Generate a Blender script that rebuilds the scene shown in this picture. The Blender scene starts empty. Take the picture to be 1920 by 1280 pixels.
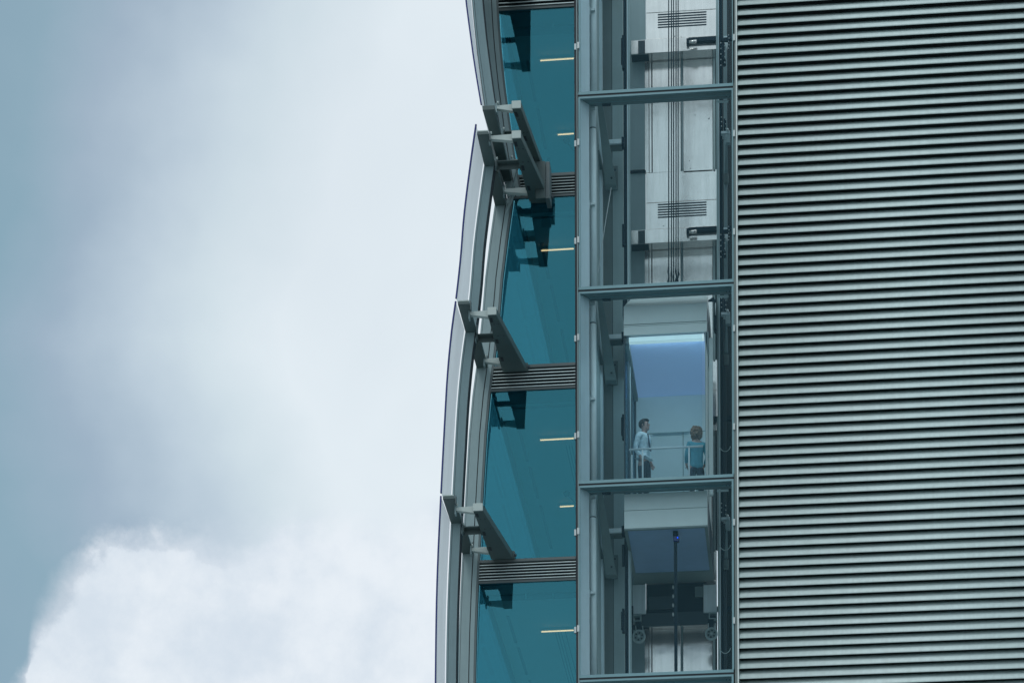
import bpy, bmesh, math, random
from mathutils import Vector, Matrix
random.seed(7)
scn = bpy.context.scene
C = scn.collection

# ------------------------------------------------------------------ camera
# rising-front view: the lens axis is level, the building stands about 61 m away
F, YH, XC = 5800.0, 3196.0, 960.0          # focal length, horizon row, centre column (1920 px wide photograph)
DC, EYE = 61.0, 1.6
TH = math.atan(F / 53900.0)
ROLL = 0.0031
fwd = Vector((-math.sin(TH), math.cos(TH), 0)); rgt = Vector((math.cos(TH), math.sin(TH), 0)); up = Vector((0, 0, 1))
cr, sr = math.cos(ROLL), math.sin(ROLL)
cam = bpy.data.cameras.new('camera'); cob = bpy.data.objects.new('camera', cam); C.objects.link(cob)
xa = rgt * cr - up * sr; ya = rgt * sr + up * cr; za = -fwd
M = Matrix((xa, ya, za)).transposed().to_4x4(); M.translation = Vector((0, -DC, EYE)); cob.matrix_world = M
cam.sensor_width = 36; cam.sensor_fit = 'HORIZONTAL'; cam.lens = 36 * F / 1920
cam.shift_y = (YH - 640) / 1920; cam.clip_start = 0.5; cam.clip_end = 3000
scn.camera = cob

def ray(px, py):
    dx, dy = px - XC, YH - py
    return fwd + rgt * ((dx * cr + dy * sr) / F) + up * ((-dx * sr + dy * cr) / F)
def W(px, py, V=0.0):
    """the point of the building, V metres behind its front plane, seen at photograph column px, row py"""
    d = ray(px, py); t = (V + DC) / d.y
    return Vector((t * d.x, V, EYE + t * d.z))
def azel(px, py):
    d = ray(px, py).normalized()
    return math.atan2(d.x, d.y), math.asin(d.z)

# ------------------------------------------------------------------ world
SUN_EL, SUN_AZ = math.radians(52), math.radians(205)      # azimuth clockwise from +Y
world = bpy.data.worlds.new('World'); scn.world = world; world.use_nodes = True
nt = world.node_tree; nt.nodes.clear()
def nd(t, **k):
    n = nt.nodes.new(t)
    for a, b in k.items(): setattr(n, a, b)
    return n
def lk(a, b): nt.links.new(a, b)
def mth(op, a, b=None, c=None, clamp=False):
    n = nd('ShaderNodeMath', operation=op, use_clamp=clamp)
    for i, v in enumerate((a, b, c)):
        if v is None: continue
        if isinstance(v, (int, float)): n.inputs[i].default_value = v
        else: lk(v, n.inputs[i])
    return n.outputs[0]
def mixc(f, a, b):
    n = nd('ShaderNodeMix', data_type='RGBA')
    if isinstance(f, (int, float)): n.inputs[0].default_value = f
    else: lk(f, n.inputs[0])
    for i, v in ((6, a), (7, b)):
        if isinstance(v, tuple): n.inputs[i].default_value = (*v, 1)
        else: lk(v, n.inputs[i])
    return n.outputs[2]
def sstep(v, a, b):
    n = nd('ShaderNodeMapRange', interpolation_type='SMOOTHSTEP'); lk(v, n.inputs[0])
    n.inputs[1].default_value = a; n.inputs[2].default_value = b
    return n.outputs[0]
tc = nd('ShaderNodeTexCoord'); sp = nd('ShaderNodeSeparateXYZ'); lk(tc.outputs['Generated'], sp.inputs[0])
az = mth('ARCTAN2', sp.outputs[0], sp.outputs[1]); el = mth('ARCSINE', sp.outputs[2])
def noise(scale, detail, rough, off=0.0, dist=0.0):
    mp = nd('ShaderNodeMapping'); lk(tc.outputs['Generated'], mp.inputs[0]); mp.inputs[1].default_value = (off, off * 0.7, -off)
    n = nd('ShaderNodeTexNoise'); lk(mp.outputs[0], n.inputs['Vector'])
    n.inputs['Scale'].default_value = scale; n.inputs['Detail'].default_value = detail; n.inputs['Roughness'].default_value = rough
    n.inputs['Distortion'].default_value = dist
    return mth('SUBTRACT', n.outputs['Fac'], 0.5)
# cumulus bank low in the sky: its upper edge as a height over the azimuth, roughened by noise
edge = [(-60, 1420), (0, 1300), (45, 1250), (62, 1165), (110, 1080), (160, 1018), (235, 985), (330, 985), (400, 980), (470, 978), (530, 965), (610, 958), (700, 955), (800, 935), (900, 905)]
a0, a1 = azel(-60, 1000)[0], azel(900, 1000)[0]
e0, e1 = azel(400, 1450)[1], azel(400, 800)[1]
fc = nd('ShaderNodeFloatCurve'); cv = fc.mapping.curves[0]
pts = [((azel(x, y)[0] - a0) / (a1 - a0), (azel(x, y)[1] - e0) / (e1 - e0)) for x, y in edge]
cv.points[0].location = (max(0, pts[0][0]), pts[0][1]); cv.points[1].location = (min(1, pts[-1][0]), pts[-1][1])
for p in pts[1:-1]: cv.points.new(*p)
fc.mapping.update()
lk(mth('DIVIDE', mth('SUBTRACT', az, a0), a1 - a0, clamp=True), fc.inputs[1])
edge_el = mth('ADD', mth('MULTIPLY', fc.outputs[0], e1 - e0), e0)
n_mid, n_fine, n_big = noise(55, 6, 0.62, 3.1), noise(190, 5, 0.6, 8.2), noise(9, 4, 0.55, 1.3)
n_soft = noise(24, 3, 0.5, 5.7)
d_edge = mth('SUBTRACT', edge_el, el)
d_edge = mth('ADD', d_edge, mth('MULTIPLY', n_mid, 0.0105))
d_edge = mth('ADD', d_edge, mth('MULTIPLY', n_fine, 0.0075))
soft = mth('ADD', 0.0055, mth('MULTIPLY', mth('ABSOLUTE', n_soft), 0.075))
cum = sstep(mth('DIVIDE', d_edge, soft), -0.35, 1.0)
# veil above it: whitens to the right
px2az = (azel(800, 600)[0] - azel(0, 600)[0]) / 800; az600 = azel(0, 600)[0]; el640 = azel(400, 640)[1]; px2el = azel(400, 0)[1] - azel(400, 640)[1]
u_px = mth('DIVIDE', mth('SUBTRACT', az, az600), px2az)             # 0 at the photograph's left edge, rising to the right
v_up = mth('DIVIDE', mth('SUBTRACT', el, el640), px2el)             # +1 at its top edge, -1 at its foot
v_cl = mth('MINIMUM', mth('MAXIMUM', v_up, -1.4), 1.6)
low = mth('MULTIPLY', mth('MAXIMUM', mth('SUBTRACT', -0.05, v_cl), 0.0), 250)
hi = mth('MULTIPLY', mth('MAXIMUM', v_cl, 0.0), 250)
u_fold = mth('SUBTRACT', mth('ABSOLUTE', mth('ADD', u_px, 240)), 240)   # the grey-blue opening ends and cloud closes again further left
u_eff = mth('SUBTRACT', mth('SUBTRACT', u_fold, low), hi)
u_eff = mth('ADD', mth('MINIMUM', u_eff, 640), mth('MULTIPLY', n_big, 260)); u_eff = mth('ADD', u_eff, mth('MULTIPLY', n_soft, 190)); u_eff = mth('ADD', u_eff, mth('MULTIPLY', n_mid, 75))
t_veil = mth('DIVIDE', mth('ADD', u_eff, 115), 640)
crp = nd('ShaderNodeValToRGB'); lk(mth('MINIMUM', mth('MAXIMUM', t_veil, 0.0), 1.0), crp.inputs[0])
r_ = crp.color_ramp; r_.elements[0].position = 0; r_.elements[0].color = (0.285, 0.45, 0.54, 1); r_.elements[1].position = 1; r_.elements[1].color = (0.78, 0.86, 0.915, 1)
for p_, c_ in ((0.25, (0.375, 0.49, 0.60)), (0.5, (0.52, 0.63, 0.725)), (0.72, (0.64, 0.745, 0.81))):
    e_ = r_.elements.new(p_); e_.color = (*c_, 1)
greyness = sstep(n_big, -0.16, 0.22)
veil = mixc(mth('MULTIPLY', greyness, 0.20), crp.outputs[0], (0.47, 0.56, 0.65))
cumc = mixc(sstep(mth('ADD', mth('MULTIPLY', n_mid, 1.2), mth('MULTIPLY', n_soft, 1.1)), -0.35, 0.35), (0.66, 0.745, 0.835), (0.81, 0.87, 0.93))
# the part of the sky where open air shows through the veil is the physical sky
skyt = nd('ShaderNodeTexSky', sky_type='NISHITA', sun_disc=False, sun_elevation=SUN_EL, sun_rotation=SUN_AZ, altitude=50, air_density=1.0, dust_density=2.0)
bg_sky = nd('ShaderNodeBackground'); lk(skyt.outputs[0], bg_sky.inputs[0]); bg_sky.inputs[1].default_value = 0.09
bg_cl = nd('ShaderNodeBackground'); lk(mixc(cum, veil, cumc), bg_cl.inputs[0]); bg_cl.inputs[1].default_value = 1.0
mx = nd('ShaderNodeMixShader'); cov = mth('MAXIMUM', mth('ADD', 0.80, mth('MULTIPLY', t_veil, 0.3), clamp=True), cum)
lk(cov, mx.inputs[0]); lk(bg_sky.outputs[0], mx.inputs[1]); lk(bg_cl.outputs[0], mx.inputs[2])
wo = nd('ShaderNodeOutputWorld'); lk(mx.outputs[0], wo.inputs[0])

sun = bpy.data.lights.new('sun', 'SUN'); sun.energy = 0.7; sun.angle = math.radians(18); sun.color = (1.0, 0.97, 0.93)
so = bpy.data.objects.new('sun', sun); C.objects.link(so)
sd = Vector((math.sin(SUN_AZ) * math.cos(SUN_EL), math.cos(SUN_AZ) * math.cos(SUN_EL), math.sin(SUN_EL)))
so.rotation_euler = sd.to_track_quat('Z', 'Y').to_euler(); so.location = (0, -20, 90)
scn.view_settings.view_transform = 'Standard'; scn.view_settings.look = 'None'
scn.view_settings.exposure = 0.0; scn.view_settings.gamma = 1.0; scn.view_settings.use_curve_mapping = False
scn.cycles.max_bounces = 12; scn.cycles.transparent_max_bounces = 24; scn.cycles.glossy_bounces = 5

# ------------------------------------------------------------------ materials
def mat(name, col, rough=0.5, metal=0.0, var=0.06, scale=3.0, stretch=(1, 1, 1), bump=0.0, bscale=40.0, emit=None, estr=0.0, spec=0.5, streak=0.0):
    m = bpy.data.materials.new(name); m.use_nodes = True; t = m.node_tree; b = t.nodes['Principled BSDF']
    tcn = t.nodes.new('ShaderNodeTexCoord'); geo = t.nodes.new('ShaderNodeNewGeometry')
    mp = t.nodes.new('ShaderNodeMapping'); mp.inputs[3].default_value = stretch; t.links.new(geo.outputs['Position'], mp.inputs[0])
    n = t.nodes.new('ShaderNodeTexNoise'); n.inputs['Scale'].default_value = scale; n.inputs['Detail'].default_value = 6; n.inputs['Roughness'].default_value = 0.65
    t.links.new(mp.outputs[0], n.inputs['Vector'])
    r = t.nodes.new('ShaderNodeMapRange'); r.inputs[1].default_value = 0.25; r.inputs[2].default_value = 0.75; r.inputs[3].default_value = 1 - var; r.inputs[4].default_value = 1 + var
    t.links.new(n.outputs['Fac'], r.inputs[0])
    fac = r.outputs[0]
    if streak:
        mp2 = t.nodes.new('ShaderNodeMapping'); mp2.inputs[3].default_value = (9, 9, 0.5); t.links.new(geo.outputs['Position'], mp2.inputs[0])
        n2 = t.nodes.new('ShaderNodeTexNoise'); n2.inputs['Scale'].default_value = 1.6; n2.inputs['Detail'].default_value = 5; t.links.new(mp2.outputs[0], n2.inputs['Vector'])
        r2 = t.nodes.new('ShaderNodeMapRange'); r2.inputs[1].default_value = 0.3; r2.inputs[2].default_value = 0.7; r2.inputs[3].default_value = 1 - streak; r2.inputs[4].default_value = 1 + streak * 0.4
        t.links.new(n2.outputs['Fac'], r2.inputs[0])
        mm = t.nodes.new('ShaderNodeMath'); mm.operation = 'MULTIPLY'; t.links.new(fac, mm.inputs[0]); t.links.new(r2.outputs[0], mm.inputs[1]); fac = mm.outputs[0]
    v = t.nodes.new('ShaderNodeVectorMath'); v.operation = 'SCALE'; v.inputs[0].default_value = col; t.links.new(fac, v.inputs['Scale'])
    t.links.new(v.outputs[0], b.inputs['Base Color'])
    rr = t.nodes.new('ShaderNodeMapRange'); rr.inputs[3].default_value = max(0.02, rough - 0.07); rr.inputs[4].default_value = min(1, rough + 0.07); t.links.new(n.outputs['Fac'], rr.inputs[0]); t.links.new(rr.outputs[0], b.inputs['Roughness'])
    b.inputs['Metallic'].default_value = metal; b.inputs['Specular IOR Level'].default_value = spec
    if bump:
        nb = t.nodes.new('ShaderNodeTexNoise'); nb.inputs['Scale'].default_value = bscale; nb.inputs['Detail'].default_value = 3; t.links.new(mp.outputs[0], nb.inputs['Vector'])
        bp = t.nodes.new('ShaderNodeBump'); bp.inputs['Strength'].default_value = bump; bp.inputs['Distance'].default_value = 0.05; t.links.new(nb.outputs['Fac'], bp.inputs['Height']); t.links.new(bp.outputs[0], b.inputs['Normal'])
    if emit: b.inputs['Emission Color'].default_value = (*emit, 1); b.inputs['Emission Strength'].default_value = estr
    return m
def glass(name, trans, refl, k, rough=0.0, wav=0.0):
    """a pane seen from both sides: part of the light passes tinted, part is mirrored"""
    m = bpy.data.materials.new(name); m.use_nodes = True; t = m.node_tree; t.nodes.clear()
    o = t.nodes.new('ShaderNodeOutputMaterial'); a = t.nodes.new('ShaderNodeBsdfTransparent'); a.inputs[0].default_value = (*trans, 1)
    g = t.nodes.new('ShaderNodeBsdfGlossy'); g.inputs[0].default_value = (*refl, 1); g.inputs['Roughness'].default_value = rough
    x = t.nodes.new('ShaderNodeMixShader'); fr = t.nodes.new('ShaderNodeLayerWeight'); fr.inputs[0].default_value = 0.25
    r = t.nodes.new('ShaderNodeMapRange'); r.inputs[3].default_value = k; r.inputs[4].default_value = min(1, k + 0.5); t.links.new(fr.outputs['Fresnel'], r.inputs[0])
    if wav:
        geo = t.nodes.new('ShaderNodeNewGeometry'); n = t.nodes.new('ShaderNodeTexNoise'); n.inputs['Scale'].default_value = 0.9; t.links.new(geo.outputs['Position'], n.inputs['Vector'])
        bp = t.nodes.new('ShaderNodeBump'); bp.inputs['Strength'].default_value = wav; bp.inputs['Distance'].default_value = 0.02; t.links.new(n.outputs['Fac'], bp.inputs['Height']); t.links.new(bp.outputs[0], g.inputs['Normal'])
    t.links.new(r.outputs[0], x.inputs[0]); t.links.new(a.outputs[0], x.inputs[1]); t.links.new(g.outputs[0], x.inputs[2]); t.links.new(x.outputs[0], o.inputs[0])
    return m
MT = dict(
    slat=mat('brushed_aluminium_slat', (0.56, 0.70, 0.70), 0.5, 0.0, 0.05, 1.3, (0.4, 1, 3), streak=0.09),
    spandrel=mat('spandrel_aluminium', (0.60, 0.73, 0.74), 0.5, 0.0, 0.06, 2.0),
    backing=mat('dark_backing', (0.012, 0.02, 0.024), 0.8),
    trim=mat('pale_trim', (0.60, 0.70, 0.70), 0.4, 0.1),
    frame=mat('teal_grey_frame', (0.17, 0.335, 0.38), 0.4, 0.0, 0.07),
    gap=mat('black_gasket', (0.012, 0.022, 0.03), 0.6),
    clip=mat('clip_metal', (0.52, 0.60, 0.61), 0.4, 0.3),
    soffit=mat('soffit_grey', (0.15, 0.23, 0.24), 0.5, 0.0, 0.08),
    panel_pale=mat('pale_blue_panel', (0.68, 0.83, 0.88), 0.5, 0.0, 0.05, streak=0.05),
    column=mat('column_paint', (0.74, 0.86, 0.88), 0.45, 0.0, 0.06, streak=0.08),
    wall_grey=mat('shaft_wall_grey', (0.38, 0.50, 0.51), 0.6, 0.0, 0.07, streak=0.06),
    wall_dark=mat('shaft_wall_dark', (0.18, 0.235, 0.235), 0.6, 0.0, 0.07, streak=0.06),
    wall_blue=mat('shaft_wall_blue', (0.27, 0.38, 0.405), 0.55, 0.0, 0.05, streak=0.05),
    steel=mat('stainless_sheet', (0.86, 0.85, 0.83), 0.17, 0.75, 0.09, 1.6, bump=0.2, bscale=1.2, streak=0.08),
    steel_dark=mat('dark_steel', (0.035, 0.06, 0.075), 0.55, 0.1),
    rail_dark=mat('rail_black', (0.008, 0.022, 0.036), 0.7, 0.0, spec=0.2),
    brace=mat('brace_paint', (0.20, 0.27, 0.27), 0.5, 0.0, 0.1),
    navy=mat('glass_edge_navy', (0.01, 0.02, 0.15), 0.2),
    mull=mat('mullion_paint', (0.235, 0.345, 0.365), 0.45, 0.0, 0.05, streak=0.06),
    mull_dark=mat('mullion_dark', (0.10, 0.145, 0.155), 0.5, 0.0),
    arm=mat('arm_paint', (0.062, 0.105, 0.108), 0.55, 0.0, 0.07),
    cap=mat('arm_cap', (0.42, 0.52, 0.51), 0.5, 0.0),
    sill=mat('sill_grey', (0.10, 0.135, 0.14), 0.5),
    cab=mat('cab_panel', (0.66, 0.76, 0.755), 0.45, 0.1, 0.04),
    cab_blue=mat('cab_ceiling_blue', (0.24, 0.36, 0.58), 0.35, 0.0, 0.05, emit=(0.20, 0.31, 0.50), estr=0.42),  # glow added to the ceiling material to brighten it and the car
    cab_under=mat('cab_underside_blue', (0.30, 0.47, 0.70), 0.4, 0.0, 0.08),
    cab_wall=mat('cab_wall', (0.66, 0.80, 0.80), 0.5, 0.0, 0.04),
    white=mat('white_rail', (0.80, 0.84, 0.84), 0.35),
    ceil=mat('office_ceiling', (0.62, 0.68, 0.68), 0.8, 0.0, 0.03),
    ceil_dark=mat('office_bulkhead', (0.22, 0.30, 0.33), 0.8),
    lamp=mat('lamp_tube', (0.9, 0.8, 0.6), 0.4, emit=(1.0, 0.27, 0.12), estr=6.0),
    cove=mat('cove_light', (0.8, 0.85, 0.85), 0.4, emit=(0.75, 0.98, 1.0), estr=0.5),
    led=mat('blue_led', (0.0, 0.05, 0.8), 0.3, emit=(0.0, 0.08, 1.0), estr=1.8),
    skin=mat('skin', (0.42, 0.27, 0.23), 0.55), hair_dark=mat('hair_dark', (0.03, 0.025, 0.022), 0.7, bump=0.6, bscale=60),
    hair_red=mat('hair_auburn', (0.27, 0.16, 0.10), 0.7, 0, 0.35, 22, bump=0.9, bscale=45), shirt=mat('white_shirt', (0.66, 0.80, 0.86), 0.8, 0, 0.10, 6, bump=0.8, bscale=9),
    teal=mat('turquoise_top', (0.08, 0.31, 0.39), 0.8, 0, 0.12, 6, bump=0.8, bscale=9), trousers=mat('dark_trousers', (0.018, 0.03, 0.05), 0.85, 0, 0.2, 8, bump=0.6, bscale=10),
    shoe=mat('black_shoe', (0.01, 0.01, 0.012), 0.4), tie=mat('dark_tie', (0.03, 0.05, 0.09), 0.7), pvc=mat('office_wall_paint', (0.45, 0.5, 0.5), 0.8),
    ground=mat('paving', (0.20, 0.22, 0.22), 0.9, 0, 0.2, 0.6),
    g_office=glass('tinted_office_glass', (0.42, 0.715, 0.775), (0.15, 0.56, 0.68), 0.17, 0.0, 0.04),
    g_shaft=glass('shaft_glass', (0.90, 0.945, 0.955), (0.30, 0.62, 0.74), 0.008),
    g_cab=glass('cab_glass', (0.92, 0.965, 0.98), (0.45, 0.7, 0.85), 0.01),
    g_side=glass('side_office_glass', (0.42, 0.68, 0.73), (0.13, 0.52, 0.64), 0.15),
)
def frosted(name, col):
    m = bpy.data.materials.new(name); m.use_nodes = True; t = m.node_tree; t.nodes.clear(); L = t.links.new
    o = t.nodes.new('ShaderNodeOutputMaterial'); a = t.nodes.new('ShaderNodeBsdfTranslucent'); a.inputs[0].default_value = (*col, 1)
    d = t.nodes.new('ShaderNodeBsdfDiffuse'); geo = t.nodes.new('ShaderNodeNewGeometry'); n = t.nodes.new('ShaderNodeTexNoise'); n.inputs['Scale'].default_value = 1.1; n.inputs['Detail'].default_value = 5
    mp = t.nodes.new('ShaderNodeMapping'); mp.inputs[3].default_value = (4, 2, .6); L(geo.outputs['Position'], mp.inputs[0]); L(mp.outputs[0], n.inputs['Vector'])
    r = t.nodes.new('ShaderNodeMapRange'); r.inputs[3].default_value = .82; r.inputs[4].default_value = 1.05; L(n.outputs['Fac'], r.inputs[0])
    v = t.nodes.new('ShaderNodeVectorMath'); v.operation = 'SCALE'; v.inputs[0].default_value = col; L(r.outputs[0], v.inputs['Scale']); L(v.outputs[0], d.inputs[0]); L(v.outputs[0], a.inputs[0])
    x = t.nodes.new('ShaderNodeMixShader'); x.inputs[0].default_value = .35; L(a.outputs[0], x.inputs[1]); L(d.outputs[0], x.inputs[2]); L(x.outputs[0], o.inputs[0]); return m
MT['g_screen'] = frosted('frosted_screen_glass', (0.82, 0.90, 0.94))

# ------------------------------------------------------------------ builders
ORG = {}
def empty(name, base, label, cat, group=None):
    o = bpy.data.objects.new(name, None); C.objects.link(o); o.location = base; o.empty_display_size = 0.3
    o['label'] = label; o['category'] = cat
    if group: o['group'] = group
    ORG[o.name] = Vector(base); return o
def tag(o, label, cat, group=None):
    o['label'] = label; o['category'] = cat
    if group: o['group'] = group
    return o
class MB:
    def __init__(s): s.bm = bmesh.new()
    def hexa(s, p):            # p: 8 points, 4 bottom then 4 top, both running the same way round
        v = [s.bm.verts.new(q) for q in p]
        for f in ((3, 2, 1, 0), (4, 5, 6, 7), (0, 1, 5, 4), (1, 2, 6, 5), (2, 3, 7, 6), (3, 0, 4, 7)): s.bm.faces.new([v[i] for i in f])
        return s
    def box(s, a, b):
        (x0, y0, z0), (x1, y1, z1) = a, b
        x0, x1 = min(x0, x1), max(x0, x1); y0, y1 = min(y0, y1), max(y0, y1); z0, z1 = min(z0, z1), max(z0, z1)
        return s.hexa([(x0, y0, z0), (x1, y0, z0), (x1, y1, z0), (x0, y1, z0), (x0, y0, z1), (x1, y0, z1), (x1, y1, z1), (x0, y1, z1)])
    def px(s, x0, y0, x1, y1, V, d):       # box whose front face spans these photograph pixels (rows read at its left end)
        ym = (y0 + y1) / 2
        return s.box((W(x0, ym, V).x, V, W(x0, y0, V).z), (W(x1, ym, V).x, V + d, W(x0, y1, V).z))
    def bar(s, p, q, w, h=None):           # rectangular bar between two points
        h = h or w; p, q = Vector(p), Vector(q); d = (q - p).normalized()
        a = d.cross(Vector((0, 0, 1)));
        if a.length < 1e-3: a = Vector((1, 0, 0))
        a.normalize(); b = a.cross(d).normalized(); a = a * w / 2; b = b * h / 2
        return s.hexa([p - a - b, p + a - b, q + a - b, q - a - b, p - a + b, p + a + b, q + a + b, q - a + b])
    def tube(s, pts, r, n=8, cap=True):
        pts = [Vector(p) for p in pts]; rings = []
        ref = Vector((0.3, 1, 0.2)).normalized()
        for i, p in enumerate(pts):
            d = (pts[min(i + 1, len(pts) - 1)] - pts[max(i - 1, 0)]).normalized(); a = d.cross(ref).normalized(); b = d.cross(a)
            rr = r[i] if isinstance(r, (list, tuple)) else r
            rings.append([s.bm.verts.new(p + (a * math.cos(2 * math.pi * k / n) + b * math.sin(2 * math.pi * k / n)) * rr) for k in range(n)])
        for i in range(len(rings) - 1):
            for k in range(n):
                f = s.bm.faces.new([rings[i][k], rings[i][(k + 1) % n], rings[i + 1][(k + 1) % n], rings[i + 1][k]]); f.smooth = True
        if cap: s.bm.faces.new(rings[0][::-1]); s.bm.faces.new(rings[-1])
        return s
    def sweep(s, sec, rings, closed=True):    # sec: [(dU, V)], rings: [(U0, Z)]
        rs = [[s.bm.verts.new((u + a, v, z)) for a, v in sec] for u, z in rings]; n = len(sec)
        for i in range(len(rs) - 1):
            for k in range(n if closed else n - 1):
                f = s.bm.faces.new([rs[i][k], rs[i][(k + 1) % n], rs[i + 1][(k + 1) % n], rs[i + 1][k]])
        if closed: s.bm.faces.new(rs[0][::-1]); s.bm.faces.new(rs[-1])
        return s
    def ball(s, c, r, u=10, v=7, squash=(1, 1, 1)):
        m = Matrix.Translation(c) @ Matrix.Diagonal((*[r * q for q in squash], 1)); g = bmesh.ops.create_uvsphere(s.bm, u_segments=u, v_segments=v, radius=1, matrix=m)
        for x in g['verts']:
            for f in x.link_faces: f.smooth = True
        return s
    def build(s, name, m, parent=None, bevel=0.0, label=None):
        bmesh.ops.recalc_face_normals(s.bm, faces=s.bm.faces)
        if bevel: bmesh.ops.bevel(s.bm, geom=[e for e in s.bm.edges if len(e.link_faces) == 2 and e.calc_face_angle(0) > 0.6], offset=bevel, segments=1, affect='EDGES', clamp_overlap=True)
        if parent is not None and parent.name in ORG: org = ORG[parent.name]
        elif parent is not None: org = Vector((0, 0, 0))
        else:
            vs = [v.co for v in s.bm.verts]
            org = Vector((sum(v.x for v in vs) / len(vs), sum(v.y for v in vs) / len(vs), min(v.z for v in vs)))
        bmesh.ops.translate(s.bm, verts=s.bm.verts, vec=-org)
        me = bpy.data.meshes.new(name); s.bm.to_mesh(me); s.bm.free(); me.materials.append(MT[m] if isinstance(m, str) else m)
        o = bpy.data.objects.new(name, me); C.objects.link(o)
        if parent is None: o.location = org
        else: o.parent = parent
        ORG[o.name] = org
        if label: o['label'] = label
        return o
def bx(name, m, x0, y0, x1, y1, V, d, parent, bevel=0.0): return MB().px(x0, y0, x1, y1, V, d).build(name, m, parent, bevel)
def copy_tree(o, parent=None):
    c = o.copy(); C.objects.link(c)
    if parent is not None: c.parent = parent
    for ch in list(o.children): copy_tree(ch, c)
    return c

# ------------------------------------------------------------------ ground
g = bmesh.new(); R_ = 2500
for q in ((-R_, -R_), (R_, -R_), (R_, R_), (-R_, R_)): g.verts.new((*q, 0))
g.faces.new(g.verts); me = bpy.data.meshes.new('ground'); g.to_mesh(me); me.materials.append(MT['ground'])
go = bpy.data.objects.new('ground', me); C.objects.link(go); go['kind'] = 'structure'

# ------------------------------------------------------------------ louvred wall on the right
lw = empty('louvre_wall', W(1386, 1320, 0.2), 'tall silver wall of horizontal metal louvre slats to the right of the glass lift shaft', 'louvred wall')
U0 = W(1384.6, 640, 0).x; U1 = W(2060, 640, 0).x
sl = MB()
prof = [(-0.002, 0.225), (-0.040, 0.186), (-0.082, 0.142), (-0.122, 0.094), (-0.149, 0.048), (-0.162, 0.010), (-0.159, 0.0), (-0.150, 0.0), (-0.150, 0.010), (-0.138, 0.050), (-0.110, 0.098), (-0.068, 0.148), (-0.026, 0.194), (0.004, 0.222)]
prof = [(v * 1.22 + 0.02, z) for v, z in prof]
L_ = U1 - U0
nseg = 1
ring = [[sl.bm.verts.new((u, v, z)) for v, z in prof] for u in (0.0, L_)]
for k in range(len(prof)):
    f = sl.bm.faces.new([ring[0][k], ring[0][(k + 1) % len(prof)], ring[1][(k + 1) % len(prof)], ring[1][k]]); f.smooth = 0 <= k <= 4 or 8 <= k <= 11
sl.bm.faces.new(ring[0][::-1]); sl.bm.faces.new(ring[1])
slat0 = sl.build('slat', 'slat', lw); me_slat = slat0.data
bmfix = Vector((0, 0, 0))
# undo the origin shift so that the shared mesh starts at its own left foot
for v in me_slat.vertices: v.co += ORG[lw.name]
base = ORG[lw.name]
k0, k1 = -4, 71
for n in range(k0, k1):
    y = 10.4 + 18.66 * n + 0.0025 * n * n
    o = slat0 if n == k0 else slat0.copy()
    if n != k0: C.objects.link(o)
    o.location = Vector((U0, random.uniform(-0.0015, 0.0015), W(1386, y, -0.17).z)) - base
    o.rotation_euler.x = math.radians(random.uniform(-0.35, 0.35))
z_top, z_bot = W(1386, -70, 0).z, W(1386, 1345, 0).z
MB().box((U0 + 0.01, 0.06, z_bot), (U1, 0.4, z_top)).build('backing_panel', 'backing', lw)
MB().box((W(1381.4, 640, -.1).x, -0.20, z_bot), (U0 - 0.004, 0.12, z_top)).build('edge_trim', 'trim', lw)
MB().box((W(1376.2, 640, 0).x, 0.0, z_bot), (W(1381.4, 640, 0).x - 0.003, 0.1, z_top)).build('gap_strip', 'wall_dark', lw)

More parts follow.
